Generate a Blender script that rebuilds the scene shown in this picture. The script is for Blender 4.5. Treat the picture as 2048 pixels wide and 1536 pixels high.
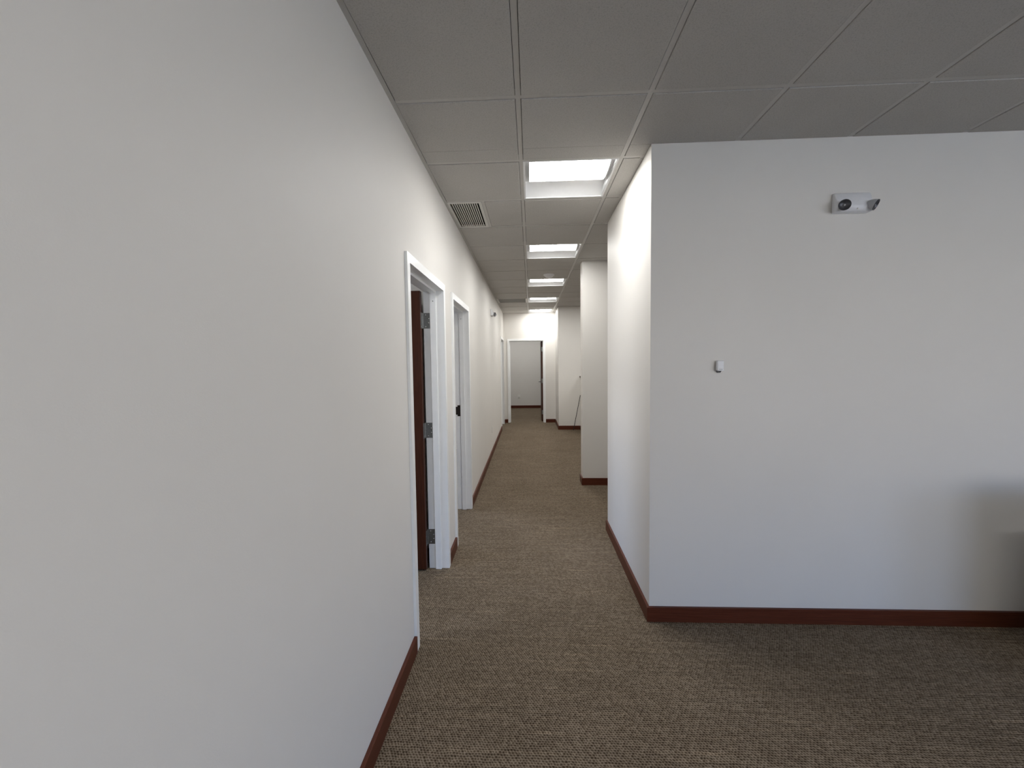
import bpy, bmesh, math, random
from mathutils import Matrix, Vector

random.seed(7)
scene = bpy.context.scene
for o in list(bpy.data.objects):
    bpy.data.objects.remove(o, do_unlink=True)

# ------------------------------------------------------------------ camera
H = 2.7945                      # height of the ceiling grid
CZ = 1.569                      # eye height
cam_data = bpy.data.cameras.new('camera')
cam_data.sensor_fit = 'HORIZONTAL'
cam_data.sensor_width = 36.0
cam_data.lens = 826.45 * 36.0 / 2048.0
cam_data.clip_start = 0.02
cam = bpy.data.objects.new('camera', cam_data)
scene.collection.objects.link(cam)
_r = Vector((0.99891001, 0.04483854, -0.01297309))
_u = Vector((0.01051557, 0.05461589, 0.99845207))
_f = Vector((-0.04547767, 0.99750018, -0.05408485))
cam.matrix_world = Matrix(((_r.x, _u.x, -_f.x, 0.0), (_r.y, _u.y, -_f.y, 0.0),
                           (_r.z, _u.z, -_f.z, CZ), (0, 0, 0, 1)))
scene.camera = cam

# ------------------------------------------------------------------ world, light levels, exposure
SKY = 5.7                      # daylight outside the windows
LENS = 31.5                     # glow of a ceiling light's diffuser
world = bpy.data.worlds.new('sky')
scene.world = world
world.use_nodes = True
bg = world.node_tree.nodes['Background']
bg.inputs['Strength'].default_value = SKY
_nt = world.node_tree
_tc = _nt.nodes.new('ShaderNodeTexCoord')
_sp = _nt.nodes.new('ShaderNodeSeparateXYZ')
_rp = _nt.nodes.new('ShaderNodeValToRGB')      # hazy white at the horizon, blue overhead
_rp.color_ramp.elements[0].position = 0.03
_rp.color_ramp.elements[0].color = (1.0, 0.97, 0.94, 1)
_rp.color_ramp.elements[1].position = 0.22
_rp.color_ramp.elements[1].color = (0.30, 0.53, 1.0, 1)
_nt.links.new(_tc.outputs['Generated'], _sp.inputs[0])
_nt.links.new(_sp.outputs['Z'], _rp.inputs['Fac'])
_nt.links.new(_rp.outputs['Color'], bg.inputs['Color'])
scene.view_settings.view_transform = 'Standard'
scene.view_settings.look = 'None'
scene.view_settings.gamma = 1.0
scene.view_settings.use_curve_mapping = False
scene.view_settings.exposure = 0.15
try:
    scene.cycles.max_bounces = 10
    scene.cycles.diffuse_bounces = 6
    scene.cycles.sample_clamp_indirect = 6.0
except Exception:
    pass

# the sun stands over the far end of the building: it lights the ground outside and enters no window
_sd = bpy.data.lights.new('sun', 'SUN')
_sd.energy = 29.0
_sd.angle = 0.009
_sd.color = (1.0, 0.96, 0.90)
_so = bpy.data.objects.new('sun', _sd)
scene.collection.objects.link(_so)
_so.rotation_euler = Vector((0.0, -1.0, -1.25)).to_track_quat('-Z', 'Y').to_euler()

# windows (openings) that let the daylight in: (name, wall axis, fixed coordinate, a0, a1, z0, z1, inward normal)
WINDOWS = [
    ('y', -4.5, 2.5, 5.1, 0.50, 2.65, (0, 1, 0)),
    ('x', 5.6, -3.9, -1.3, 0.85, 2.45, (-1, 0, 0)),
    ('x', -4.0, 0.3, 2.1, 0.95, 2.35, (1, 0, 0)),
    ('x', -4.0, 4.2, 6.0, 0.95, 2.35, (1, 0, 0)),
]
for ax, c, a0, a1, z0, z1, n in WINDOWS:
    ld = bpy.data.lights.new('window_daylight', 'AREA')
    ld.shape = 'RECTANGLE'
    ld.size = a1 - a0
    ld.size_y = z1 - z0
    ld.cycles.is_portal = True
    lo = bpy.data.objects.new('window_daylight', ld)
    scene.collection.objects.link(lo)
    p = ((a0 + a1) / 2, c - 0.05, (z0 + z1) / 2) if ax == 'y' else (c - 0.05 * n[0], (a0 + a1) / 2, (z0 + z1) / 2)
    lo.location = p
    lo.rotation_euler = Vector(n).to_track_quat('-Z', 'Z').to_euler()

# ------------------------------------------------------------------ helpers
COL = scene.collection


def new_mat(name):
    m = bpy.data.materials.new(name)
    m.use_nodes = True
    nt = m.node_tree
    b = nt.nodes['Principled BSDF']
    return m, nt, b


def N(nt, t, **kw):
    n = nt.nodes.new(t)
    for k, v in kw.items():
        setattr(n, k, v)
    return n


def math_node(nt, op, a, b=None, c=None):
    n = N(nt, 'ShaderNodeMath', operation=op)
    for i, v in enumerate((a, b, c)):
        if v is None:
            continue
        if isinstance(v, (int, float)):
            n.inputs[i].default_value = v
        else:
            nt.links.new(v, n.inputs[i])
    return n.outputs[0]


def coords(nt, scale=(1, 1, 1), kind='Object'):
    tc = N(nt, 'ShaderNodeTexCoord')
    mp = N(nt, 'ShaderNodeMapping')
    mp.inputs['Scale'].default_value = scale
    nt.links.new(tc.outputs[kind], mp.inputs['Vector'])
    return mp.outputs['Vector']


def world_coords(nt, scale=(1, 1, 1)):
    g = N(nt, 'ShaderNodeNewGeometry')
    mp = N(nt, 'ShaderNodeMapping')
    mp.inputs['Scale'].default_value = scale
    nt.links.new(g.outputs['Position'], mp.inputs['Vector'])
    return mp.outputs['Vector']


def ramp(nt, fac, stops):
    r = N(nt, 'ShaderNodeValToRGB')
    el = r.color_ramp.elements
    while len(el) < len(stops):
        el.new(0.5)
    for e, (p, c) in zip(el, stops):
        e.position = p
        e.color = (*c, 1)
    nt.links.new(fac, r.inputs['Fac'])
    return r.outputs['Color']


def noise(nt, vec, scale, detail=2.0, rough=0.5):
    n = N(nt, 'ShaderNodeTexNoise')
    n.inputs['Scale'].default_value = scale
    n.inputs['Detail'].default_value = detail
    n.inputs['Roughness'].default_value = rough
    nt.links.new(vec, n.inputs['Vector'])
    return n.outputs['Fac']


def bump(nt, b, h, strength, dist):
    n = N(nt, 'ShaderNodeBump')
    n.inputs['Strength'].default_value = strength
    n.inputs['Distance'].default_value = dist
    nt.links.new(h, n.inputs['Height'])
    nt.links.new(n.outputs['Normal'], b.inputs['Normal'])


def simple(name, col, rough=0.5, metal=0.0, spec=0.5, grain=0.06, gscale=40.0):
    m, nt, b = new_mat(name)
    v = world_coords(nt)
    f = noise(nt, v, gscale, 3)
    lo = tuple(max(0, c * (1 - grain)) for c in col)
    hi = tuple(min(1, c * (1 + grain)) for c in col)
    nt.links.new(ramp(nt, f, [(0.3, lo), (0.7, hi)]), b.inputs['Base Color'])
    b.inputs['Roughness'].default_value = rough
    b.inputs['Metallic'].default_value = metal
    b.inputs['Specular IOR Level'].default_value = spec
    return m


# ------------------------------------------------------------------ materials
def make_wall_paint():
    m, nt, b = new_mat('wall_paint')
    v = world_coords(nt)
    f = noise(nt, v, 1.3, 4, 0.6)
    nt.links.new(ramp(nt, f, [(0.3, (0.718, 0.698, 0.664)), (0.7, (0.742, 0.722, 0.688))]), b.inputs['Base Color'])
    h = noise(nt, v, 330.0, 2, 0.6)
    bump(nt, b, h, 0.10, 0.002)
    b.inputs['Roughness'].default_value = 0.55
    b.inputs['Specular IOR Level'].default_value = 0.35
    return m


def make_tile():
    m, nt, b = new_mat('acoustic_tile')
    v = world_coords(nt)
    f = noise(nt, v, 190.0, 3, 0.75)
    f2 = noise(nt, v, 3.0, 2)
    c1 = ramp(nt, f, [(0.30, (0.385, 0.372, 0.350)), (0.47, (0.495, 0.479, 0.454)), (0.75, (0.54, 0.523, 0.498))])
    c2 = ramp(nt, f2, [(0.3, (0.95, 0.95, 0.95)), (0.7, (1, 1, 1))])
    mx = N(nt, 'ShaderNodeMixRGB', blend_type='MULTIPLY')
    mx.inputs['Fac'].default_value = 1.0
    nt.links.new(c1, mx.inputs['Color1'])
    nt.links.new(c2, mx.inputs['Color2'])
    nt.links.new(mx.outputs['Color'], b.inputs['Base Color'])
    bump(nt, b, f, 0.35, 0.002)
    b.inputs['Roughness'].default_value = 0.9
    b.inputs['Specular IOR Level'].default_value = 0.1
    return m


def make_carpet():
    m, nt, b = new_mat('woven_carpet')
    g = N(nt, 'ShaderNodeNewGeometry')
    # a little waviness so that the rows are not ruled
    wob = N(nt, 'ShaderNodeTexNoise')
    wob.inputs['Scale'].default_value = 22.0
    wob.inputs['Detail'].default_value = 2.0
    nt.links.new(g.outputs['Position'], wob.inputs['Vector'])
    sep = N(nt, 'ShaderNodeSeparateXYZ')
    nt.links.new(g.outputs['Position'], sep.inputs[0])
    wsep = N(nt, 'ShaderNodeSeparateXYZ')
    nt.links.new(wob.outputs['Color'], wsep.inputs[0])
    u0 = math_node(nt, 'MULTIPLY_ADD', wsep.outputs[0], 0.010, sep.outputs[0])
    v0 = math_node(nt, 'MULTIPLY_ADD', wsep.outputs[1], 0.010, sep.outputs[1])
    v = math_node(nt, 'DIVIDE', v0, 0.0105)
    row = math_node(nt, 'FLOOR', v)
    half = math_node(nt, 'MULTIPLY', math_node(nt, 'FLOORED_MODULO', row, 2.0), 0.5)
    u = math_node(nt, 'ADD', math_node(nt, 'DIVIDE', u0, 0.0128), half)
    fu = math_node(nt, 'SUBTRACT', math_node(nt, 'FRACT', u), 0.5)
    fv = math_node(nt, 'SUBTRACT', math_node(nt, 'FRACT', v), 0.5)
    # random shift, slant and height per stitch
    cell = N(nt, 'ShaderNodeCombineXYZ')
    nt.links.new(math_node(nt, 'FLOOR', u), cell.inputs[0])
    nt.links.new(row, cell.inputs[1])
    wn = N(nt, 'ShaderNodeTexWhiteNoise', noise_dimensions='2D')
    nt.links.new(cell.outputs[0], wn.inputs['Vector'])
    wc = N(nt, 'ShaderNodeSeparateXYZ')
    nt.links.new(wn.outputs['Color'], wc.inputs[0])
    fu = math_node(nt, 'ADD', fu, math_node(nt, 'MULTIPLY', math_node(nt, 'SUBTRACT', wc.outputs[0], 0.5), 0.20))
    fv = math_node(nt, 'ADD', fv, math_node(nt, 'MULTIPLY', math_node(nt, 'SUBTRACT', wc.outputs[1], 0.5), 0.16))
    fu = math_node(nt, 'MULTIPLY_ADD', fv, math_node(nt, 'MULTIPLY_ADD', wc.outputs[2], 0.6, -0.05), fu)
    d = math_node(nt, 'SQRT', math_node(nt, 'ADD', math_node(nt, 'MULTIPLY', fu, fu), math_node(nt, 'MULTIPLY', fv, fv)))
    hgt = math_node(nt, 'MULTIPLY_ADD', d, 1.35, math_node(nt, 'MULTIPLY', wn.outputs['Value'], 0.28))
    fib = noise(nt, g.outputs['Position'], 900.0, 2, 0.6)
    hgt = math_node(nt, 'MULTIPLY_ADD', fib, 0.22, math_node(nt, 'SUBTRACT', hgt, 0.11))
    c1 = ramp(nt, hgt, [(0.13, (0.022, 0.014, 0.008)), (0.38, (0.092, 0.068, 0.046)),
                        (0.70, (0.160, 0.124, 0.088)), (0.98, (0.29, 0.24, 0.185))])
    # broad streaks across the hall from lot to lot of yarn
    sv = world_coords(nt, (0.9, 26.0, 1.0))
    s1 = noise(nt, sv, 2.2, 4, 0.65)
    c2 = ramp(nt, s1, [(0.30, (0.86, 0.86, 0.86)), (0.52, (1.0, 1.0, 1.0)), (0.72, (1.11, 1.10, 1.09))])
    s2 = noise(nt, g.outputs['Position'], 1.7, 3, 0.6)
    c3 = ramp(nt, s2, [(0.3, (0.93, 0.92, 0.90)), (0.7, (1.07, 1.07, 1.07))])
    # single rows of paler stitches that run for a while and stop
    rc = N(nt, 'ShaderNodeCombineXYZ')
    nt.links.new(math_node(nt, 'MULTIPLY', sep.outputs[0], 2.2), rc.inputs[0])
    nt.links.new(math_node(nt, 'MULTIPLY', row, 7.31), rc.inputs[1])
    s3 = noise(nt, rc.outputs[0], 1.0, 2, 0.5)
    c4 = ramp(nt, s3, [(0.30, (0.88, 0.875, 0.87)), (0.55, (1.0, 1.0, 1.0)), (0.66, (1.10, 1.10, 1.09)), (0.74, (1.40, 1.38, 1.34))])
    out = c1
    for c in (c2, c3, c4):
        mx = N(nt, 'ShaderNodeMixRGB', blend_type='MULTIPLY')
        mx.inputs['Fac'].default_value = 1.0
        nt.links.new(out, mx.inputs['Color1'])
        nt.links.new(c, mx.inputs['Color2'])
        out = mx.outputs['Color']
    nt.links.new(out, b.inputs['Base Color'])
    bump(nt, b, hgt, 0.55, 0.004)
    b.inputs['Roughness'].default_value = 0.95
    b.inputs['Specular IOR Level'].default_value = 0.05
    return m


def make_wood(name, scale, dark, light, rough=0.38):
    m, nt, b = new_mat(name)
    v = world_coords(nt, scale)
    f = noise(nt, v, 6.0, 5, 0.65)
    nt.links.new(ramp(nt, f, [(0.3, dark), (0.72, light)]), b.inputs['Base Color'])
    bump(nt, b, f, 0.05, 0.002)
    b.inputs['Roughness'].default_value = rough
    b.inputs['Specular IOR Level'].default_value = 0.22
    return m


WALL = make_wall_paint()
TILE = make_tile()
CARPET = make_carpet()
BASE_Y = make_wood('mahogany_base_long', (30, 1.2, 60), (0.062, 0.0145, 0.007), (0.118, 0.034, 0.017))
BASE_X = make_wood('mahogany_base_cross', (1.2, 30, 60), (0.062, 0.0145, 0.007), (0.118, 0.034, 0.017))
DOORWOOD = make_wood('mahogany_door', (14, 14, 0.9), (0.034, 0.0095, 0.0045), (0.070, 0.021, 0.010), 0.38)
GRID = simple('grid_enamel', (0.50, 0.485, 0.46), 0.45, grain=0.03)
FRAME = simple('white_gloss_enamel', (0.87, 0.88, 0.88), 0.30, grain=0.02, gscale=8)
PLASTIC = simple('white_plastic', (0.78, 0.79, 0.82), 0.35, grain=0.02)
OFFWHITE = simple('offwhite_plate', (0.80, 0.79, 0.75), 0.40, grain=0.02)
STEEL = simple('brushed_steel', (0.24, 0.245, 0.24), 0.40, 0.85, grain=0.15, gscale=120)
SCREW = simple('bright_screw', (0.75, 0.76, 0.77), 0.25, 0.9)
BRONZE = simple('dark_bronze', (0.022, 0.016, 0.013), 0.45, 0.4)
BLACK = simple('black_void', (0.006, 0.006, 0.006), 0.9, spec=0.05)
BLACKROD = simple('black_metal', (0.022, 0.020, 0.018), 0.45, 0.3)
REFLECT = simple('white_reflector', (0.86, 0.87, 0.88), 0.38, grain=0.01)
VENTM = simple('vent_enamel', (0.60, 0.585, 0.55), 0.45, grain=0.03)
VENTGREY = simple('grille_grey', (0.34, 0.33, 0.31), 0.55, grain=0.05)
BOWL = simple('lamp_bowl_chrome', (0.10, 0.10, 0.11), 0.38, 0.6)
DARKGREY = simple('dark_grey_plastic', (0.05, 0.05, 0.055), 0.5)
LAMPGREY = simple('lamp_head_grey', (0.42, 0.43, 0.45), 0.4)
GROUND = simple('outside_ground', (0.48, 0.47, 0.44), 0.9, gscale=2)
RUBBER = simple('grey_rubber', (0.20, 0.20, 0.20), 0.7)
CAPWOOD = make_wood('cap_wood', (30, 1.2, 60), (0.07, 0.035, 0.02), (0.13, 0.07, 0.045))


def make_lens():
    m, nt, b = new_mat('lit_diffuser')
    b.inputs['Base Color'].default_value = (0.9, 0.9, 0.9, 1)
    b.inputs['Emission Color'].default_value = (1.0, 0.98, 0.94, 1)
    b.inputs['Emission Strength'].default_value = LENS
    v = coords(nt, (1, 1, 1))
    f = noise(nt, v, 60.0, 1)
    nt.links.new(ramp(nt, f, [(0.0, (1.0, 0.985, 0.955)), (1.0, (1.0, 0.99, 0.965))]), b.inputs['Emission Color'])
    return m


GLOW = make_lens()
GLOW.cycles.emission_sampling = 'FRONT'


# ------------------------------------------------------------------ mesh helpers
def box(bm, x0, x1, y0, y1, z0, z1):
    vs = [bm.verts.new(p) for p in ((x0, y0, z0), (x1, y0, z0), (x1, y1, z0), (x0, y1, z0),
                                    (x0, y0, z1), (x1, y0, z1), (x1, y1, z1), (x0, y1, z1))]
    fs = []
    for q in ((3, 2, 1, 0), (4, 5, 6, 7), (0, 1, 5, 4), (1, 2, 6, 5), (2, 3, 7, 6), (3, 0, 4, 7)):
        fs.append(bm.faces.new([vs[i] for i in q]))
    return vs, fs


def prism(bm, pts, fn, a, b):
    """extrude the closed 2D outline pts between parameters a and b; fn(p, t) gives the 3D point"""
    A = [bm.verts.new(fn(p, a)) for p in pts]
    B = [bm.verts.new(fn(p, b)) for p in pts]
    n = len(pts)
    for i in range(n):
        bm.faces.new((A[i], A[(i + 1) % n], B[(i + 1) % n], B[i]))
    bm.faces.new(A[::-1])
    bm.faces.new(B)


def tube(bm, p0, p1, r0, r1=None, seg=16, caps=True):
    r1 = r0 if r1 is None else r1
    p0, p1 = Vector(p0), Vector(p1)
    d = (p1 - p0).normalized()
    a = d.orthogonal().normalized()
    c = d.cross(a)
    A, B = [], []
    for i in range(seg):
        t = 2 * math.pi * i / seg
        o = a * math.cos(t) + c * math.sin(t)
        A.append(bm.verts.new(p0 + o * r0))
        B.append(bm.verts.new(p1 + o * r1))
    for i in range(seg):
        j = (i + 1) % seg
        bm.faces.new((A[i], A[j], B[j], B[i]))
    if caps:
        bm.faces.new(A[::-1])
        bm.faces.new(B)


def lathe(bm, prof, origin, axis, seg=24):
    """prof: (distance along axis, radius) list"""
    o, d = Vector(origin), Vector(axis).normalized()
    a = d.orthogonal().normalized()
    c = d.cross(a)
    rings = []
    for h, r in prof:
        if r < 1e-6:
            rings.append([bm.verts.new(o + d * h)])
        else:
            rings.append([bm.verts.new(o + d * h + (a * math.cos(2 * math.pi * i / seg) + c * math.sin(2 * math.pi * i / seg)) * r)
                          for i in range(seg)])
    for R0, R1 in zip(rings, rings[1:]):
        for i in range(seg):
            j = (i + 1) % seg
            if len(R0) == 1 and len(R1) == 1:
                break
            if len(R0) == 1:
                bm.faces.new((R0[0], R1[j], R1[i]))
            elif len(R1) == 1:
                bm.faces.new((R0[i], R0[j], R1[0]))
            else:
                bm.faces.new((R0[i], R0[j], R1[j], R1[i]))


def bevel_all(bm, w, seg=1):
    bmesh.ops.bevel(bm, geom=list(bm.edges), offset=w, segments=seg, profile=0.5, affect='EDGES', clamp_overlap=True)


def mk(name, bm, mat, parent=None, smooth=None):
    bmesh.ops.recalc_face_normals(bm, faces=list(bm.faces))
    me = bpy.data.meshes.new(name)
    bm.to_mesh(me)
    bm.free()
    me.materials.append(mat)
    o = bpy.data.objects.new(name, me)
    COL.objects.link(o)
    if parent is not None:
        o.parent = parent
    if smooth:
        for pl in me.polygons:
            pl.use_smooth = True
        try:
            me.set_sharp_from_angle(angle=math.radians(smooth))
        except Exception:
            pass
    return o


def empty(name, loc=(0, 0, 0), rz=0.0, parent=None):
    o = bpy.data.objects.new(name, None)
    COL.objects.link(o)
    o.location = loc
    o.rotation_euler = (0, 0, rz)
    o.empty_display_size = 0.1
    if parent is not None:
        o.parent = parent
    return o


def tag(o, label=None, cat=None, group=None, kind=None):
    if label:
        o['label'] = label
    if cat:
        o['category'] = cat
    if group:
        o['group'] = group
    if kind:
        o['kind'] = kind
    return o


def struct(o, label=None):
    return tag(o, label, kind='structure')


def copy_tree(o, parent=None):
    c = o.copy()
    COL.objects.link(c)
    c.parent = parent
    for ch in list(o.children):
        copy_tree(ch, c)
    return c


# ------------------------------------------------------------------ plan of the place
XL = -0.6344                    # left wall plane at the camera
AL = 0.0049                     # it leans away from the hall's axis by this angle
XR, YR = 0.6976, 2.447          # near corner of the right-hand block
YB = 3.785                      # its far edge
SX, SY0, SY1 = 0.6460, 5.187, 5.375   # wall fin standing out of the right side
BX, BY = 0.6320, 9.440          # block before the end of the hall
EY = 10.56                      # end wall
KX = 1.125                      # half wall
T = 0.6096
X0, Y0 = -0.0459, 2.5959        # corner of the ceiling grid
WT = 0.124                      # wall thickness
TW = 0.012                      # half width of a grid tee
OX0, OX1, OY0, OY1 = -4.0, 5.6, -4.5, 13.89   # outer walls' inner faces
TOP = H + 0.16


def left_x(y):
    return XL - math.tan(AL) * y


def wall_with_openings(bm, y0, y1, openings, x0, x1, ztop):
    """a wall running along y, openings = (a, b, z0, z1)"""
    cuts = sorted(openings)
    c = y0
    for a, b, z0, z1 in cuts:
        if a > c:
            box(bm, x0, x1, c, a, 0, ztop)
        if z0 > 0:
            box(bm, x0, x1, a, b, 0, z0)
        box(bm, x0, x1, a, b, z1, ztop)
        c = b
    if c < y1:
        box(bm, x0, x1, c, y1, 0, ztop)


DW = 0.965                      # outside width of a door frame
D1, D2, D3 = 2.137, 3.402, 9.43
DT = 2.146                      # top of a door frame
FI = 0.02                       # how far the frame wraps the wall


def dop(y):
    return (y + FI, y + DW - FI, 0.0, DT - FI)


# ---- floor, outside ground
bm = bmesh.new()
box(bm, OX0 - 0.2, OX1 + 0.2, OY0 - 0.2, OY1 + 0.2, -0.2, 0.0)
struct(mk('floor', bm, CARPET), 'brown woven loop carpet running down the hall')
bm = bmesh.new()
box(bm, -60, 60, -60, 60, -3.4, -3.2)
struct(mk('ground', bm, GROUND))

# ---- left wall with three door openings
bm = bmesh.new()
wall_with_openings(bm, OY0 + 0.02, EY + 0.01, [dop(D1), dop(D2), dop(D3)], -WT, 0.0, TOP)
wl = struct(mk('wall_left', bm, WALL), 'long pale beige wall with white door frames')
wl.location = (XL, 0, 0)
wl.rotation_euler = (0, 0, AL)

# ---- right-hand block
bm = bmesh.new()
box(bm, XR, OX1, YR, YB, 0, TOP)
struct(mk('wall_right', bm, WALL), 'beige wall facing the camera on the right')
# ---- alcove back wall, fin, half wall, block, end wall
bm = bmesh.new()
box(bm, 2.2, 2.2 + WT, YB, SY0, 0, TOP)
struct(mk('wall_alcove', bm, WALL))
bm = bmesh.new()
box(bm, SX, 2.324, SY0, SY1, 0, TOP)
struct(mk('wall_fin', bm, WALL), 'beige wall end standing out between the two right-hand recesses')
bm = bmesh.new()
box(bm, 2.324, OX1, SY0, SY1, 0, TOP)
struct(mk('wall_room', bm, WALL))
bm = bmesh.new()
box(bm, BX, OX1, BY, EY + WT, 0, TOP)
struct(mk('wall_corner', bm, WALL), 'beige wall beside the end of the hall')
bm = bmesh.new()
box(bm, KX, KX + 0.12, SY1, BY, 0, 1.195)
kw = struct(mk('wall_half', bm, WALL), 'low beige half wall in the far right recess')
bm = bmesh.new()
box(bm, KX - 0.022, KX + 0.142, SY1, BY, 1.195, 1.222)
bevel_all(bm, 0.004)
mk('cap', bm, CAPWOOD, kw)
# end wall (opening for door 4), local frame like the left wall: rotated -90 degrees
E4 = 2.9125                       # start of door frame along the end wall, local y = x + 3.5
bm = bmesh.new()
wall_with_openings(bm, -0.6, 3.5 + BX, [dop(E4)], -WT, 0.0, TOP)
we = struct(mk('wall_end', bm, WALL), 'beige end wall of the hall around an open doorway')
we.location = (-3.5, EY, 0)
we.rotation_euler = (0, 0, -math.pi / 2)

# ---- rooms on the left, outer walls with windows
bm = bmesh.new()
box(bm, OX0, left_x(3.25) - WT - 0.001, 3.19, 3.31, 0, TOP)
struct(mk('wall_partition', bm, WALL))
bm = bmesh.new()
box(bm, OX0, left_x(7.0) - WT - 0.001, 6.96, 7.08, 0, TOP)
struct(mk('wall_partition', bm, WALL))
bm = bmesh.new()
box(bm, OX0, left_x(-1.0) - WT - 0.001, -1.12, -1.0, 0, TOP)
struct(mk('wall_partition', bm, WALL))


def outer(axis, c, lo, hi, sign):
    ops = [(a0, a1, z0, z1) for ax, cc, a0, a1, z0, z1, n in WINDOWS if ax == axis and cc == c]
    bm = bmesh.new()
    if axis == 'x':
        wall_with_openings(bm, lo, hi, ops, min(c, c + sign * 0.2), max(c, c + sign * 0.2), TOP)
    else:
        wall_with_openings(bm, lo, hi, ops, min(c, c + sign * 0.2), max(c, c + sign * 0.2), TOP)
        for v in bm.verts:
            v.co = Vector((v.co.y, v.co.x, v.co.z))
    return bm


struct(mk('wall_outer_left', outer('x', OX0, OY0 - 0.2, OY1 + 0.2, -1), WALL))
struct(mk('wall_outer_right', outer('x', OX1, OY0 - 0.2, OY1 + 0.2, 1), WALL))
struct(mk('wall_back', outer('y', OY0, OX0, OX1, -1), WALL))
struct(mk('wall_far', outer('y', OY1, OX0, OX1, 1), WALL), 'beige far wall of the room beyond the doorway')
# a low wall that stands right of the picture and shades the foot of the right-hand wall
bm = bmesh.new()
box(bm, 2.59, 4.4, 1.82, 1.96, 0, 0.885)
struct(mk('wall_low', bm, WALL))

# window frames with a centre mullion
for k, (ax, c, a0, a1, z0, z1, n) in enumerate(WINDOWS):
    bm = bmesh.new()
    s = -1 if sum(n) > 0 else 1
    def wb(p0, p1, q0, q1):
        if ax == 'y':
            box(bm, p0, p1, c + s * 0.12, c + s * 0.06, q0, q1)
        else:
            box(bm, c + s * 0.12, c + s * 0.06, p0, p1, q0, q1)
    f = 0.05
    wb(a0, a1, z0, z0 + f); wb(a0, a1, z1 - f, z1); wb(a0, a0 + f, z0, z1); wb(a1 - f, a1, z0, z1)
    wb((a0 + a1) / 2 - 0.025, (a0 + a1) / 2 + 0.025, z0, z1)
    struct(mk('window_%d' % (k + 1), bm, FRAME))

# ------------------------------------------------------------------ ceiling
ceil_root = empty('ceiling')
struct(ceil_root, 'suspended grid ceiling of square mineral tiles')
bm = bmesh.new()
box(bm, OX0 - 0.2, OX1 + 0.2, OY0 - 0.2, OY1 + 0.2, TOP, TOP + 0.15)
mk('deck', bm, BLACK, ceil_root)
# plain ceiling over the rooms the photograph does not look into
bm = bmesh.new()
TY = -1.0615                     # tiles start here (grid row -6)
TXE = X0 + 6 * T
yy = OY0
for j in (-2, 3):
    ya, yb = Y0 + j * T + TW, Y0 + (j + 1) * T - TW
    box(bm, OX0, left_x(0) - WT, yy, ya, H, TOP)
    box(bm, OX0, X0 - 4 * T + TW, ya, yb, H, TOP)
    box(bm, X0 - 3 * T - TW, left_x(0) - WT, ya, yb, H, TOP)
    yy = yb
box(bm, OX0, left_x(0) - WT, yy, EY, H, TOP)
box(bm, left_x(0) - WT, OX1, OY0, TY, H, TOP)
box(bm, TXE, OX1, TY, YR, H, TOP)
box(bm, TXE, OX1, SY1, BY, H, TOP)
ey0, ey1 = Y0 + 16 * T + TW, Y0 + 17 * T - TW
box(bm, OX0, OX1, EY + WT, ey0, H, TOP)
box(bm, OX0, OX1, ey1, OY1, H, TOP)
ex = OX0
for i in (-2, 0):
    box(bm, ex, X0 + i * T + TW, ey0, ey1, H, TOP)
    ex = X0 + (i + 1) * T - TW
box(bm, ex, OX1, ey0, ey1, H, TOP)
mk('plain_panel', bm, TILE, ceil_root)

BLOCKS = [(XR, OX1, YR, YB), (2.2, OX1, YB, SY0), (SX, OX1, SY0, SY1), (BX, OX1, BY, EY + 1)]


def free_rects(x0, x1, y0, y1):
    xs = sorted({x0, x1, *[v for b in BLOCKS for v in b[:2] if x0 < v < x1]})
    ys = sorted({y0, y1, *[v for b in BLOCKS for v in b[2:] if y0 < v < y1]})
    out = []
    for ya, yb in zip(ys, ys[1:]):
        run = None
        for xa, xb in zip(xs, xs[1:]):
            mx, my = (xa + xb) / 2, (ya + yb) / 2
            ok = not any(b[0] <= mx <= b[1] and b[2] <= my <= b[3] for b in BLOCKS)
            if ok:
                run = (run[0], xb) if run else (xa, xb)
            elif run:
                out.append((run[0], run[1], ya, yb)); run = None
        if run:
            out.append((run[0], run[1], ya, yb))
    return out


LIGHT_CELLS = [(0, 0), (0, 3), (0, 6), (0, 9), (0, 12), (3, -6), (2, -6), (3, 9), (5, 9), (0, 16), (-2, 16), (-4, -2), (-4, 3)]
VENT1 = (-1, 1)
VENT2 = (-1, 9)
DROP = 0.004                     # tile faces hang this far below the grid
GAP = 0.0145


def tile_part(rects, clip_left=None):
    bm = bmesh.new()
    for (x0, x1, y0, y1) in rects:
        vs, fs = box(bm, x0, x1, y0, y1, H - DROP, H + 0.014)
        bmesh.ops.bevel(bm, geom=list({e for e in fs[0].edges}), offset=0.002, segments=1, profile=0.5, affect='EDGES')
    if clip_left:
        for v in bm.verts:
            v.co.x = max(v.co.x, left_x(v.co.y) + 0.003)
    return bm


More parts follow.
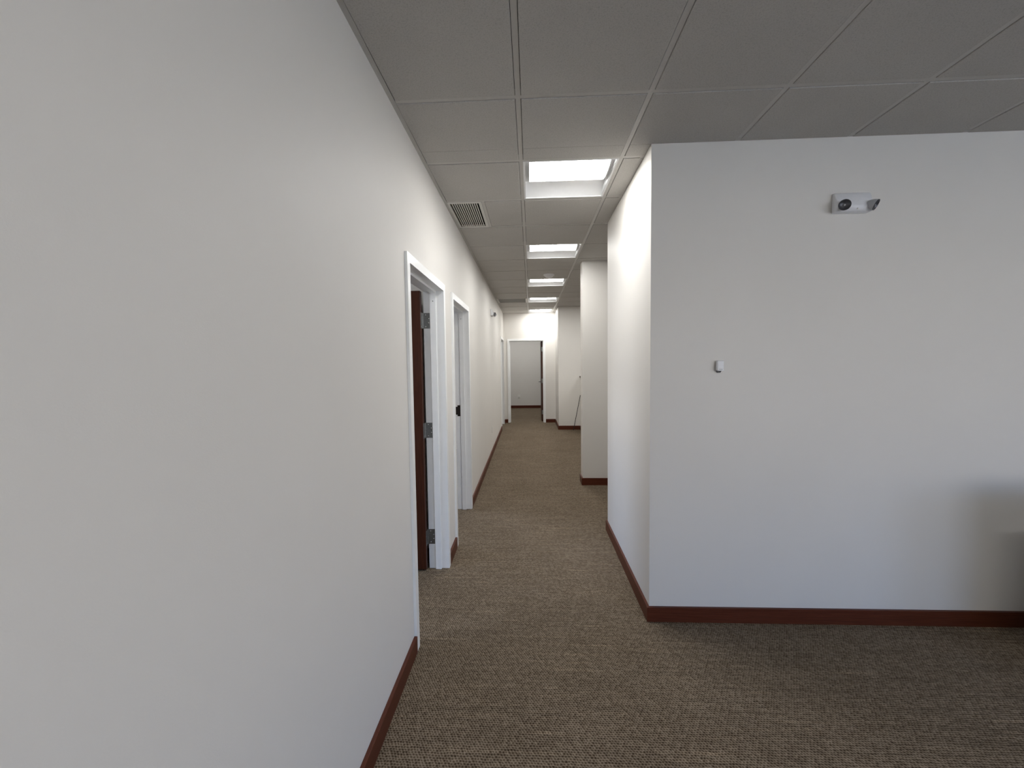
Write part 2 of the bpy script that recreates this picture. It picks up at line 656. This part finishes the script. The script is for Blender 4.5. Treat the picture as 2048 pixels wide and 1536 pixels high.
tile_mesh = None
for i in range(-1, 6):
    for j in range(-6, 13):
        if (i, j) in LIGHT_CELLS or (i, j) == VENT2:
            continue
        xa, xb = X0 + i * T, X0 + (i + 1) * T
        ya, yb = Y0 + j * T, Y0 + (j + 1) * T
        if i == -1:
            xa = left_x(ya) + 0.008
        yb = min(yb, EY)
        if (i, j) == VENT1:
            xa = -0.352
        rects = free_rects(xa, xb, ya, yb)
        rects = [r for r in rects if r[1] - r[0] > 0.05 and r[3] - r[2] > 0.05]
        if not rects:
            continue
        full = len(rects) == 1 and abs(rects[0][1] - rects[0][0] - T) < 1e-4 and abs(rects[0][3] - rects[0][2] - T) < 1e-4
        if full:
            if tile_mesh is None:
                bm = tile_part([(GAP, T - GAP, GAP, T - GAP)])
                t = mk('tile', bm, TILE, ceil_root)
                tile_mesh = t.data
            else:
                t = bpy.data.objects.new('tile', tile_mesh)
                COL.objects.link(t)
                t.parent = ceil_root
            t.location = (xa, ya, 0)
        else:
            rr = []
            for r in rects:
                rr.append((r[0] + (GAP if abs(r[0] - xa) < 1e-6 else 0.012), r[1] - (GAP if abs(r[1] - xb) < 1e-6 else 0.0),
                           r[2] + (GAP if abs(r[2] - ya) < 1e-6 else 0.0), r[3] - (GAP if abs(r[3] - yb) < 1e-6 else 0.0)))
            mk('tile', tile_part(rr, i == -1), TILE, ceil_root)

# tees
TW = 0.012


def tee(x0, x1, y0, y1, name):
    bm = bmesh.new()
    box(bm, x0, x1, y0, y1, H, H + 0.003)
    cx, cy = (x0 + x1) / 2, (y0 + y1) / 2
    if x1 - x0 > y1 - y0:
        box(bm, x0, x1, cy - 0.002, cy + 0.002, H + 0.003, H + 0.035)
    else:
        box(bm, cx - 0.002, cx + 0.002, y0, y1, H + 0.003, H + 0.035)
    mk(name, bm, GRID, ceil_root)


for i in range(0, 7):
    x = X0 + i * T
    spans = {0: [(TY, EY)], 1: [(TY, EY)]}.get(i, [(TY, YR), (SY1, BY)])
    if i in (2, 3):
        spans = [(TY, YR), (YB, SY0), (SY1, BY)]
    for a, b in spans:
        tee(x - TW, x + TW, a, b, 'main_tee')
for j in range(-6, 14):
    y = Y0 + j * T
    if y > EY - 0.01:
        continue
    for i in range(-1, 6):
        xa, xb = X0 + i * T + TW, X0 + (i + 1) * T - TW
        if i == -1:
            xa = left_x(y)
        for r in free_rects(xa, xb, y - TW, y + TW):
            if r[1] - r[0] > 0.03 and r[3] - r[2] > 0.015:
                tee(r[0], r[1], r[2], r[3], 'cross_tee')
tee(-0.352 - TW, -0.352 + TW, Y0 + T + TW, Y0 + 2 * T - TW, 'cross_tee')


# wall angles round the edge of the grid
def angle(x0, x1, y0, y1):
    bm = bmesh.new()
    box(bm, x0, x1, y0, y1, H - 0.002, H + 0.003)
    mk('wall_angle', bm, GRID, ceil_root)


bm = bmesh.new()
prism(bm, [(0.0, TY), (0.022, TY), (0.022, EY), (0.0, EY)], lambda p, t: (left_x(p[1]) + p[0], p[1], t), H - 0.002, H + 0.003)
mk('wall_angle', bm, GRID, ceil_root)
angle(XR - 0.022, OX1, YR - 0.022, YR)
angle(XR - 0.022, XR, YR, YB + 0.012)
angle(SX - 0.022, 2.2, SY0 - 0.022, SY0)
angle(SX - 0.022, SX, SY0, SY1 + 0.012)
angle(BX - 0.022, TXE, BY - 0.022, BY)
angle(BX - 0.022, BX, BY, EY)
angle(left_x(EY), BX - 0.022, EY - 0.022, EY)

# ------------------------------------------------------------------ ceiling lights
A = T - 2 * TW                   # opening of a fixture


def make_troffer():
    root = empty('ceiling_light')
    # housing rim
    bm = bmesh.new()
    w, h = A / 2, 0.012
    for (x0, x1, y0, y1) in ((-w, w, -w, -w + h), (-w, w, w - h, w), (-w, -w + h, -w + h, w - h), (w - h, w, -w + h, w - h)):
        box(bm, x0, x1, y0, y1, -0.001, 0.010)
    mk('rim', bm, REFLECT, root)
    # reflector: a narrow slope on one side of the lamp, a deep curved sweep on the other, end plates
    ww = w - h
    L0, L1 = -0.246, 0.052           # edges of the diffuser across the fixture
    far = []
    n = 12
    for k in range(n + 1):
        t = k / n
        far.append((L1 + (ww - L1) * t, 0.004 + 0.056 * (1 - t ** 2.2)))
    near = [(-ww, 0.004), (L0, 0.034)]
    for nm, prof in (('reflector', far), ('reflector', near)):
        bm = bmesh.new()
        for (ya, za), (yb, zb) in zip(prof, prof[1:]):
            bm.faces.new([bm.verts.new(q) for q in ((-ww, ya, za), (ww, ya, za), (ww, yb, zb), (-ww, yb, zb))])
        bmesh.ops.remove_doubles(bm, verts=list(bm.verts), dist=1e-5)
        r = bmesh.ops.extrude_face_region(bm, geom=list(bm.faces))
        for v in [g for g in r['geom'] if isinstance(g, bmesh.types.BMVert)]:
            v.co.z += 0.002
        mk(nm, bm, REFLECT, root, smooth=40)
    for s in (-1, 1):
        bm = bmesh.new()
        box(bm, *sorted((s * ww, s * (ww + 0.004))), -ww, ww, 0.0, 0.070)
        mk('end_plate', bm, REFLECT, root)
    # gently bowed diffuser under a closed lamp box
    lx = ww - 0.028
    yc, hw = (L0 + L1) / 2, (L1 - L0) / 2
    bm = bmesh.new()
    m = 14
    rows = []
    for k in range(m + 1):
        y = L0 + (L1 - L0) * k / m
        z = 0.005 + 0.019 * ((y - yc) / hw) ** 2
        rows.append((bm.verts.new((-lx, y, z)), bm.verts.new((lx, y, z))))
    for A0, B0 in zip(rows, rows[1:]):
        bm.faces.new((A0[0], B0[0], B0[1], A0[1]))
    dif = mk('diffuser', bm, GLOW, root, smooth=50)
    if dif.data.polygons[0].normal.z > 0:
        dif.data.flip_normals()
    bm = bmesh.new()
    box(bm, -ww, ww, L0, L1, 0.026, 0.066)
    mk('lamp_box', bm, REFLECT, root)
    for s in (-1, 1):
        bm = bmesh.new()
        pts = [(L0 - 0.002, 0.066), (L0 - 0.002, 0.022)] + [(L0 + (L1 - L0) * k / m, 0.003 + 0.019 * ((L0 + (L1 - L0) * k / m - yc) / hw) ** 2) for k in range(m + 1)] + [(L1 + 0.002, 0.066)]
        prism(bm, pts, lambda p, t: (t, p[0], p[1]), s * lx, s * (lx + 0.005))
        mk('diffuser_cap', bm, REFLECT, root, smooth=50)
    return root


troffer = make_troffer()
labels = {
    (0, 0): 'square recessed ceiling light nearest the camera, lit white',
    (0, 3): 'lit square ceiling light, second along the hall from the camera',
    (0, 6): 'lit square ceiling light beside the round detector, third along the hall',
    (0, 9): 'lit square ceiling light level with the grey return grille, fourth along',
    (0, 12): 'lit square ceiling light against the end wall, farthest down the hall',
    (3, -6): 'lit square ceiling light behind the camera on the right',
    (2, -6): 'unseen square ceiling light added just behind the camera to brighten the walls',  # added out of view to lift the upper right-hand wall
    (0, 16): 'unseen square ceiling light added to brighten the room beyond, straight through the end doorway',  # unseen lamp added to brighten the wall beyond the doorway
    (-2, 16): 'unseen square ceiling light added to brighten the room beyond, left of the end doorway',  # second added lamp, out of sight, for the same far wall
    (-4, -2): 'unseen square ceiling light added to brighten the nearest left doorway from its room',  # added inside the room, unseen, to whiten the far door jamb
    (-4, 3): 'unseen square ceiling light added to brighten the second left doorway from its room',  # unseen addition that brightens the second doorway's far jamb
    (3, 9): 'lit square ceiling light close behind the half wall',
    (5, 9): 'lit square ceiling light deep in the room behind the half wall',
}
for k, (i, j) in enumerate(LIGHT_CELLS):
    o = troffer if k == 0 else copy_tree(troffer)
    o.location = (X0 + (i + 0.5) * T, Y0 + (j + 0.5) * T, H)
    tag(o, labels[(i, j)], 'ceiling light', 'recessed ceiling lights')


# ------------------------------------------------------------------ vents in the ceiling
vx0, vx1 = left_x(3.5) + 0.023, -0.352 - TW
vy0, vy1 = Y0 + T + TW, Y0 + 2 * T - TW
v1 = empty('air_vent', ((vx0 + vx1) / 2, (vy0 + vy1) / 2, H))
tag(v1, 'slotted air vent with black gaps beside the left wall', 'vent')
hw, hl = (vx1 - vx0) / 2, (vy1 - vy0) / 2
bm = bmesh.new()
fr = 0.024
for (a, b, c, d) in ((-hw, hw, -hl, -hl + fr), (-hw, hw, hl - fr, hl), (-hw, -hw + fr * 0.7, -hl + fr, hl - fr), (hw - fr, hw, -hl + fr, hl - fr)):
    box(bm, a, b, c, d, -0.004, 0.012)
mk('frame', bm, VENTM, v1)
bm = bmesh.new()
box(bm, -hw + 0.002, hw - 0.002, -hl + 0.002, hl - 0.002, 0.045, 0.05)
for (a, b, c, d) in ((-hw, -hw + 0.002, -hl, hl), (hw - 0.002, hw, -hl, hl), (-hw, hw, -hl, -hl + 0.002), (-hw, hw, hl - 0.002, hl)):
    box(bm, a, b, c, d, 0.012, 0.05)
mk('duct_throat', bm, BLACK, v1)
n = 13
sx0, sx1 = -hw + fr * 0.7, hw - fr
pitch = (sx1 - sx0) / n
slat_me = None
for k in range(1, n):
    if slat_me is None:
        bm = bmesh.new()
        box(bm, -pitch * 0.22, pitch * 0.22, -hl + fr, hl - fr, -0.003, 0.003)
        s = mk('slat', bm, VENTM, v1)
        slat_me = s.data
    else:
        s = bpy.data.objects.new('slat', slat_me)
        COL.objects.link(s)
        s.parent = v1
    s.location = (sx0 + pitch * k, 0, 0)

cx0, cx1 = left_x(8.5) + 0.022, X0 - TW
cy0, cy1 = Y0 + 9 * T + TW, Y0 + 10 * T - TW
v2 = empty('return_grille', ((cx0 + cx1) / 2, (cy0 + cy1) / 2, H))
tag(v2, 'grey return air grille in the ceiling near the end of the hall', 'vent')
hw, hl = (cx1 - cx0) / 2, (cy1 - cy0) / 2
bm = bmesh.new()
for (a, b, c, d) in ((-hw, hw, -hl, -hl + .02), (-hw, hw, hl - .02, hl), (-hw, -hw + .03, -hl + .02, hl - .02), (hw - .03, hw, -hl + .02, hl - .02)):
    box(bm, a, b, c, d, -0.006, 0.010)
mk('frame', bm, VENTM, v2)
bm = bmesh.new()
k = -hl + 0.03
while k < hl - 0.03:
    box(bm, -hw + .03, hw - .03, k, k + 0.006, 0.0, 0.014)
    k += 0.016
mk('louvre', bm, VENTGREY, v2)
bm = bmesh.new()
box(bm, -hw + .01, hw - .01, -hl + .01, hl - .01, 0.016, 0.020)
mk('backing', bm, VENTGREY, v2)

# round detector hanging under the ceiling before the third light
bm = bmesh.new()
lathe(bm, [(0.0, 0.0), (0.0, 0.078), (0.010, 0.078), (0.014, 0.070), (0.034, 0.052), (0.040, 0.040), (0.042, 0.0)], (0, 0, 0), (0, 0, -1), 28)
det = mk('detector', bm, PLASTIC, smooth=35)
det.location = (0.272, 5.93, H - DROP)
tag(det, 'small round white detector under the ceiling before the third light', 'detector')


# ------------------------------------------------------------------ doors
# frame profile across the wall: x = out of the wall on the hall side, s = from the outer edge towards the opening
P_OUT, P_RAB, P_ST0, P_ST1, P_IN = 0.015, 0.05, -0.043, -0.087, -0.139
PROF = [(0, 0), (P_OUT, 0), (P_OUT, P_RAB), (P_ST0, P_RAB), (P_ST0, P_RAB + 0.016), (P_ST1, P_RAB + 0.016),
        (P_ST1, P_RAB), (P_IN, P_RAB), (P_IN, 0), (-WT, 0), (-WT, FI), (0, FI)]


def door(name, root_loc, rz, y0, hinge, label, silencers=True):
    root = empty(name, root_loc, rz)
    struct(root, label)
    y1 = y0 + DW
    # near and far jambs
    for s, yy in ((1, y0), (-1, y1)):
        bm = bmesh.new()
        prism(bm, PROF, lambda p, t, s=s, yy=yy: (p[0], yy + s * p[1], min(t, DT - p[1]) if t > 1 else t), 0.0, DT)
        mk('jamb', bm, FRAME, root)
    bm = bmesh.new()
    prism(bm, PROF, lambda p, t: (p[0], (y0 + p[1]) if t == 0 else (y1 - p[1]), DT - p[1]), 0, 1)
    mk('head', bm, FRAME, root)
    # leaf, standing open into the room at a right angle to the wall
    far = hinge == 'far'
    yj = (y1 - P_RAB) if far else (y0 + P_RAB)      # rabbet face of the hinge jamb
    sg = -1 if far else 1                           # towards the opening
    px, py = P_IN - 0.009, yj + sg * 0.003          # pin
    w = DW - 2 * P_RAB - 0.006
    z0, z1 = 0.014, DT - P_RAB - 0.004
    bm = bmesh.new()
    ya, yb = sorted((yj + sg * 0.008, yj + sg * 0.053))
    box(bm, px - 0.002 - w, px - 0.002, ya, yb, z0, z1)
    bevel_all(bm, 0.0015)
    leaf = mk('leaf', bm, DOORWOOD, root)
    # lever handles on both faces near the free edge
    hx, hz = px - w + 0.065, 1.0
    for side in (0, 1):
        yf = ya if side == 0 else yb
        d = -1 if side == 0 else 1
        bm = bmesh.new()
        tube(bm, (hx, yf, hz), (hx, yf + d * 0.008, hz), 0.033, seg=24)
        tube(bm, (hx, yf + d * 0.008, hz), (hx, yf + d * 0.050, hz), 0.010, seg=14)
        tube(bm, (hx - 0.008, yf + d * 0.050, hz), (hx + 0.105, yf + d * 0.050, hz), 0.0095, 0.007, seg=14)
        mk('lever_handle', bm, STEEL, leaf, smooth=40)
    bm = bmesh.new()
    box(bm, px - 0.002 - w - 0.0015, px - 0.002 - w, (ya + yb) / 2 - 0.013, (ya + yb) / 2 + 0.013, 0.89, 1.08)
    mk('latch_plate', bm, STEEL, leaf)
    # hinges
    for zc in (1.879, 1.062, 0.247):
        hh = 0.057
        bm = bmesh.new()
        a, b = sorted((yj, yj + sg * 0.0025))
        box(bm, px + 0.004, px + 0.056, a, b, zc - hh, zc + hh)                 # leaf on the jamb
        a, b = sorted((yj + sg * 0.003, yj + sg * 0.047))
        box(bm, px - 0.002, px + 0.0005, a, b, zc - hh, zc + hh)               # leaf on the door edge
        hg = mk('hinge', bm, STEEL, root)
        for q in range(5):
            bm = bmesh.new()
            tube(bm, (px + 0.002, py, zc - hh + q * 0.0228 + 0.0004), (px + 0.002, py, zc - hh + (q + 1) * 0.0228 - 0.0004), 0.0062, seg=12)
            mk('knuckle', bm, STEEL, hg, smooth=40)
        for (dx, dz) in ((0.020, 0.043), (0.043, 0.016), (0.043, -0.016), (0.020, -0.043)):
            bm = bmesh.new()
            ys = yj + sg * 0.0025
            lathe(bm, [(0, 0.0042), (0.0008, 0.0036), (0.0012, 0.0)], (px + 0.004 + dx, ys, zc + dz), (0, sg, 0), 10)
            mk('screw', bm, SCREW, hg, smooth=60)
        for (dy, dz) in ((0.022, 0.043), (0.038, 0.016), (0.038, -0.016), (0.022, -0.043)):
            bm = bmesh.new()
            lathe(bm, [(0, 0.0042), (0.0008, 0.0036), (0.0012, 0.0)], (px + 0.0005, yj + sg * dy, zc + dz), (1, 0, 0), 10)
            mk('screw', bm, SCREW, hg, smooth=60)
    # strike plate on the other jamb
    yk = (y0 + P_RAB) if far else (y1 - P_RAB)
    sk = 1 if far else -1
    bm = bmesh.new()
    a, b = sorted((yk, yk + sk * 0.0025))
    box(bm, P_ST1 - 0.034, P_ST1 - 0.004, a, b, 1.0, 1.116)
    box(bm, P_ST1 - 0.052, P_ST1 - 0.034, a, b, 1.016, 1.10)
    mk('strike_plate', bm, BRONZE, root)
    # rubber silencers on the stop
    for zc in (0.35, 1.12, 2.02):
        bm = bmesh.new()
        ys = yk + sk * 0.008
        tube(bm, (P_ST1, ys, zc), (P_ST1 - 0.003, ys, zc), 0.004, seg=10)
        mk('silencer', bm, RUBBER, root)
    # mute button seen on the face of the stop
    bm = bmesh.new()
    yh = (y1 - P_RAB - 0.016) if True else 0
    tube(bm, (-0.064, yh, 2.02), (-0.064, yh - 0.002, 2.02), 0.004, seg=10)
    mk('frame_screw', bm, RUBBER, root)
    return root


LW = (XL, 0, 0)
door('door_1', LW, AL, D1, 'far', 'nearest doorway on the left, brown door standing open')
door('door_2', LW, AL, D2, 'near', 'second doorway on the left with a dark strike plate')
door('door_3', LW, AL, D3, 'near', 'last doorway on the left, seen edge-on at the corner')
door('door_4', (-3.5, EY, 0), -math.pi / 2, E4, 'far', 'open doorway in the end wall with a dark brown door')

# ------------------------------------------------------------------ baseboards
BH, BT = 0.089, 0.0165


def base_left(a, b):
    bm = bmesh.new()
    prism(bm, [(0, 0), (BT, 0), (BT, BH - 0.002), (BT - 0.002, BH), (0, BH)], lambda p, t: (p[0], t, p[1]), a, b)
    o = mk('baseboard_left', bm, BASE_Y)
    o.location = LW
    o.rotation_euler = (0, 0, AL)
    return struct(o)


base_left(OY0 + 0.05, D1)
base_left(D1 + DW, D2)
base_left(D2 + DW, D3)
base_left(D3 + DW, EY - 0.02)


def base_run(name, p0, p1, n):
    """baseboard from p0 to p1 (2D), n = outward normal"""
    bm = bmesh.new()
    p0, p1, n = Vector(p0), Vector(p1), Vector(n)
    pts = [(0, 0), (BT, 0), (BT, BH - 0.002), (BT - 0.002, BH), (0, BH)]
    d = p1 - p0
    prism(bm, pts, lambda p, t: (*(p0 + d * t + n * p[0]), p[1]), 0, 1)
    mat = BASE_X if abs(d.x) > abs(d.y) else BASE_Y
    return struct(mk(name, bm, mat))


base_run('baseboard_right', (XR - BT, YR), (OX1, YR), (0, -1))
base_run('baseboard_right', (XR, YR), (XR, YB), (-1, 0))
base_run('baseboard_right', (XR - BT, YB), (2.2, YB), (0, 1))
base_run('baseboard_fin', (SX - BT, SY0), (2.2, SY0), (0, -1))
base_run('baseboard_fin', (SX, SY0), (SX, SY1), (-1, 0))
base_run('baseboard_fin', (SX - BT, SY1), (KX, SY1), (0, 1))
base_run('baseboard_half', (KX, SY1 + BT), (KX, BY - BT), (-1, 0))
base_run('baseboard_corner', (BX - BT, BY), (KX, BY), (0, -1))
base_run('baseboard_corner', (BX, BY), (BX, EY - BT), (-1, 0))
base_run('baseboard_end', (left_x(EY) + BT, EY), (-3.5 + E4, EY), (0, -1))
base_run('baseboard_end', (-3.5 + E4 + DW, EY), (BX - BT, EY), (0, -1))
base_run('baseboard_far', (OX0, OY1), (OX1, OY1), (0, -1))
base_run('baseboard_partition', (OX0, 6.96), (left_x(7) - WT, 6.96), (0, -1))
base_run('baseboard_partition', (OX0, 3.19), (left_x(3.2) - WT, 3.19), (0, -1))

# ------------------------------------------------------------------ emergency light on the right-hand wall


def make_emergency(name):
    """back at y = 0, facing -y, x right, z up, origin at the middle of its back"""
    root = empty(name)
    bm = bmesh.new()
    w, zt, zb = 0.098, 0.054, -0.054
    # wedge outline seen from the side: (depth, z)
    side = [(0.0, zt), (0.016, zt), (0.024, zt - 0.006), (0.050, zb + 0.030), (0.050, zb + 0.022), (0.040, zb + 0.004), (0.034, zb), (0.0, zb)]
    prism(bm, side, lambda p, t: (t, -p[0], p[1]), -w, w)
    edges = [e for e in bm.edges if abs(e.verts[0].co.x - e.verts[1].co.x) < 1e-6]
    bmesh.ops.bevel(bm, geom=edges, offset=0.007, segments=3, profile=0.5, affect='EDGES', clamp_overlap=True)
    mk('housing', bm, PLASTIC, root, smooth=35)
    # indicator
    bm = bmesh.new()
    tube(bm, (0.012, -0.044, zb + 0.013), (0.012, -0.049, zb + 0.011), 0.004, seg=12)
    mk('indicator', bm, OFFWHITE, root)
    for s, ax in ((-1, Vector((-0.34, -0.80, -0.16))), (1, Vector((0.62, -0.62, -0.48)))):
        ax = ax.normalized()
        c = Vector((-0.072, -0.060, -0.027))
        if s > 0:
            c = Vector((0.084, -0.056, -0.024))
        k = 0.87
        bm = bmesh.new()
        # neck and outer shell
        lathe(bm, [(h * k, r * k) for h, r in ((-0.034, 0.0), (-0.030, 0.014), (-0.018, 0.023), (-0.004, 0.0295), (0.010, 0.0325), (0.018, 0.0325), (0.018, 0.0305))], c, ax, 28)
        head = mk('lamp_head', bm, LAMPGREY, root, smooth=40)
        bm = bmesh.new()
        lathe(bm, [(h * k, r * k) for h, r in ((0.0175, 0.0305), (0.012, 0.026), (0.006, 0.016), (0.004, 0.0))], c, ax, 28)
        mk('bowl', bm, BOWL, head, smooth=60)
        bm = bmesh.new()
        lathe(bm, [(h * k, r * k) for h, r in ((0.004, 0.006), (0.012, 0.006), (0.015, 0.003), (0.016, 0.0))], c, ax, 14)
        mk('bulb', bm, LAMPGREY, head, smooth=60)
        bm = bmesh.new()
        lathe(bm, [(h * k, r * k) for h, r in ((0.0150, 0.0305), (0.0190, 0.0305), (0.0190, 0.0332), (0.0150, 0.0332), (0.0150, 0.0305))], c, ax, 28)
        mk('rim', bm, DARKGREY, head, smooth=40)
    return root


em = make_emergency('emergency_light')
em.location = (1.792, YR, 2.426)
tag(em, 'white two-headed emergency light high on the right-hand wall', 'emergency light', 'emergency lights')
em2 = copy_tree(em)
em2.location = (left_x(7.12), 7.12, 2.407)
em2.rotation_euler = (0, 0, math.pi / 2 + AL)
tag(em2, 'small emergency light high on the left wall far down the hall', 'emergency light', 'emergency lights')

# ------------------------------------------------------------------ small sensor on the right-hand wall
sn = empty('wall_sensor', (1.087, YR, 1.531))
tag(sn, 'small white sensor box at eye level on the right-hand wall', 'sensor')
bm = bmesh.new()
box(bm, -0.0185, 0.0185, -0.030, -0.006, -0.029, 0.029)
bevel_all(bm, 0.004, 3)
mk('cover', bm, PLASTIC, sn, smooth=35)
bm = bmesh.new()
prism(bm, [(-0.015, 0.020), (0.015, 0.020), (0.015, -0.030), (0.008, -0.041), (-0.008, -0.041), (-0.015, -0.030)],
      lambda p, t: (p[0], t, p[1]), -0.008, 0.0)
mk('bracket', bm, DARKGREY, sn)
bm = bmesh.new()
box(bm, -0.010, 0.010, -0.0306, -0.0295, -0.0235, -0.0195)
mk('slot', bm, LAMPGREY, sn)
bm = bmesh.new()
box(bm, -0.0178, 0.0178, -0.033, -0.028, -0.0295, -0.0255)
bevel_all(bm, 0.001)
mk('lip', bm, PLASTIC, sn)


# ------------------------------------------------------------------ outlets
def make_outlet():
    root = empty('wall_outlet')
    bm = bmesh.new()
    box(bm, -0.035, 0.035, -0.006, 0.0, -0.057, 0.057)
    bevel_all(bm, 0.002, 2)
    mk('plate', bm, OFFWHITE, root, smooth=35)
    for s in (-1, 1):
        bm = bmesh.new()
        lathe(bm, [(0.0, 0.0165), (0.002, 0.0165), (0.002, 0.0)], (0, -0.006, s * 0.0195), (0, -1, 0), 20)
        rc = mk('receptacle', bm, OFFWHITE, root)
        bm = bmesh.new()
        for dx in (-0.0064, 0.0064):
            box(bm, dx - 0.001, dx + 0.001, -0.0083, -0.0078, s * 0.0195 - 0.002, s * 0.0195 + 0.006)
        mk('slot', bm, DARKGREY, rc)
    return root


ol = make_outlet()
ol.location = (-0.402, OY1, 0.388)
tag(ol, 'white outlet on the far wall beyond the end doorway', 'outlet', 'wall outlets')
ol2 = copy_tree(ol)
ol2.location = (left_x(6.97), 6.97, 0.42)
ol2.rotation_euler = (0, 0, math.pi / 2 + AL)
tag(ol2, 'white outlet low on the left wall beyond the second doorway', 'outlet', 'wall outlets')

# ------------------------------------------------------------------ rod leaning in the far right recess
bm = bmesh.new()
p0, p1 = Vector((0.955, BY - 0.10, 0.010)), Vector((KX - 0.008, BY - 0.05, 0.79))
tube(bm, p0, p1, 0.007, seg=12)
tube(bm, p0 + (p0 - p1).normalized() * 0.006, p0 + (p1 - p0).normalized() * 0.03, 0.0095, seg=12)
rod = mk('rod', bm, BLACKROD, smooth=40)
tag(rod, 'thin black rod leaning against the half wall', 'rod')
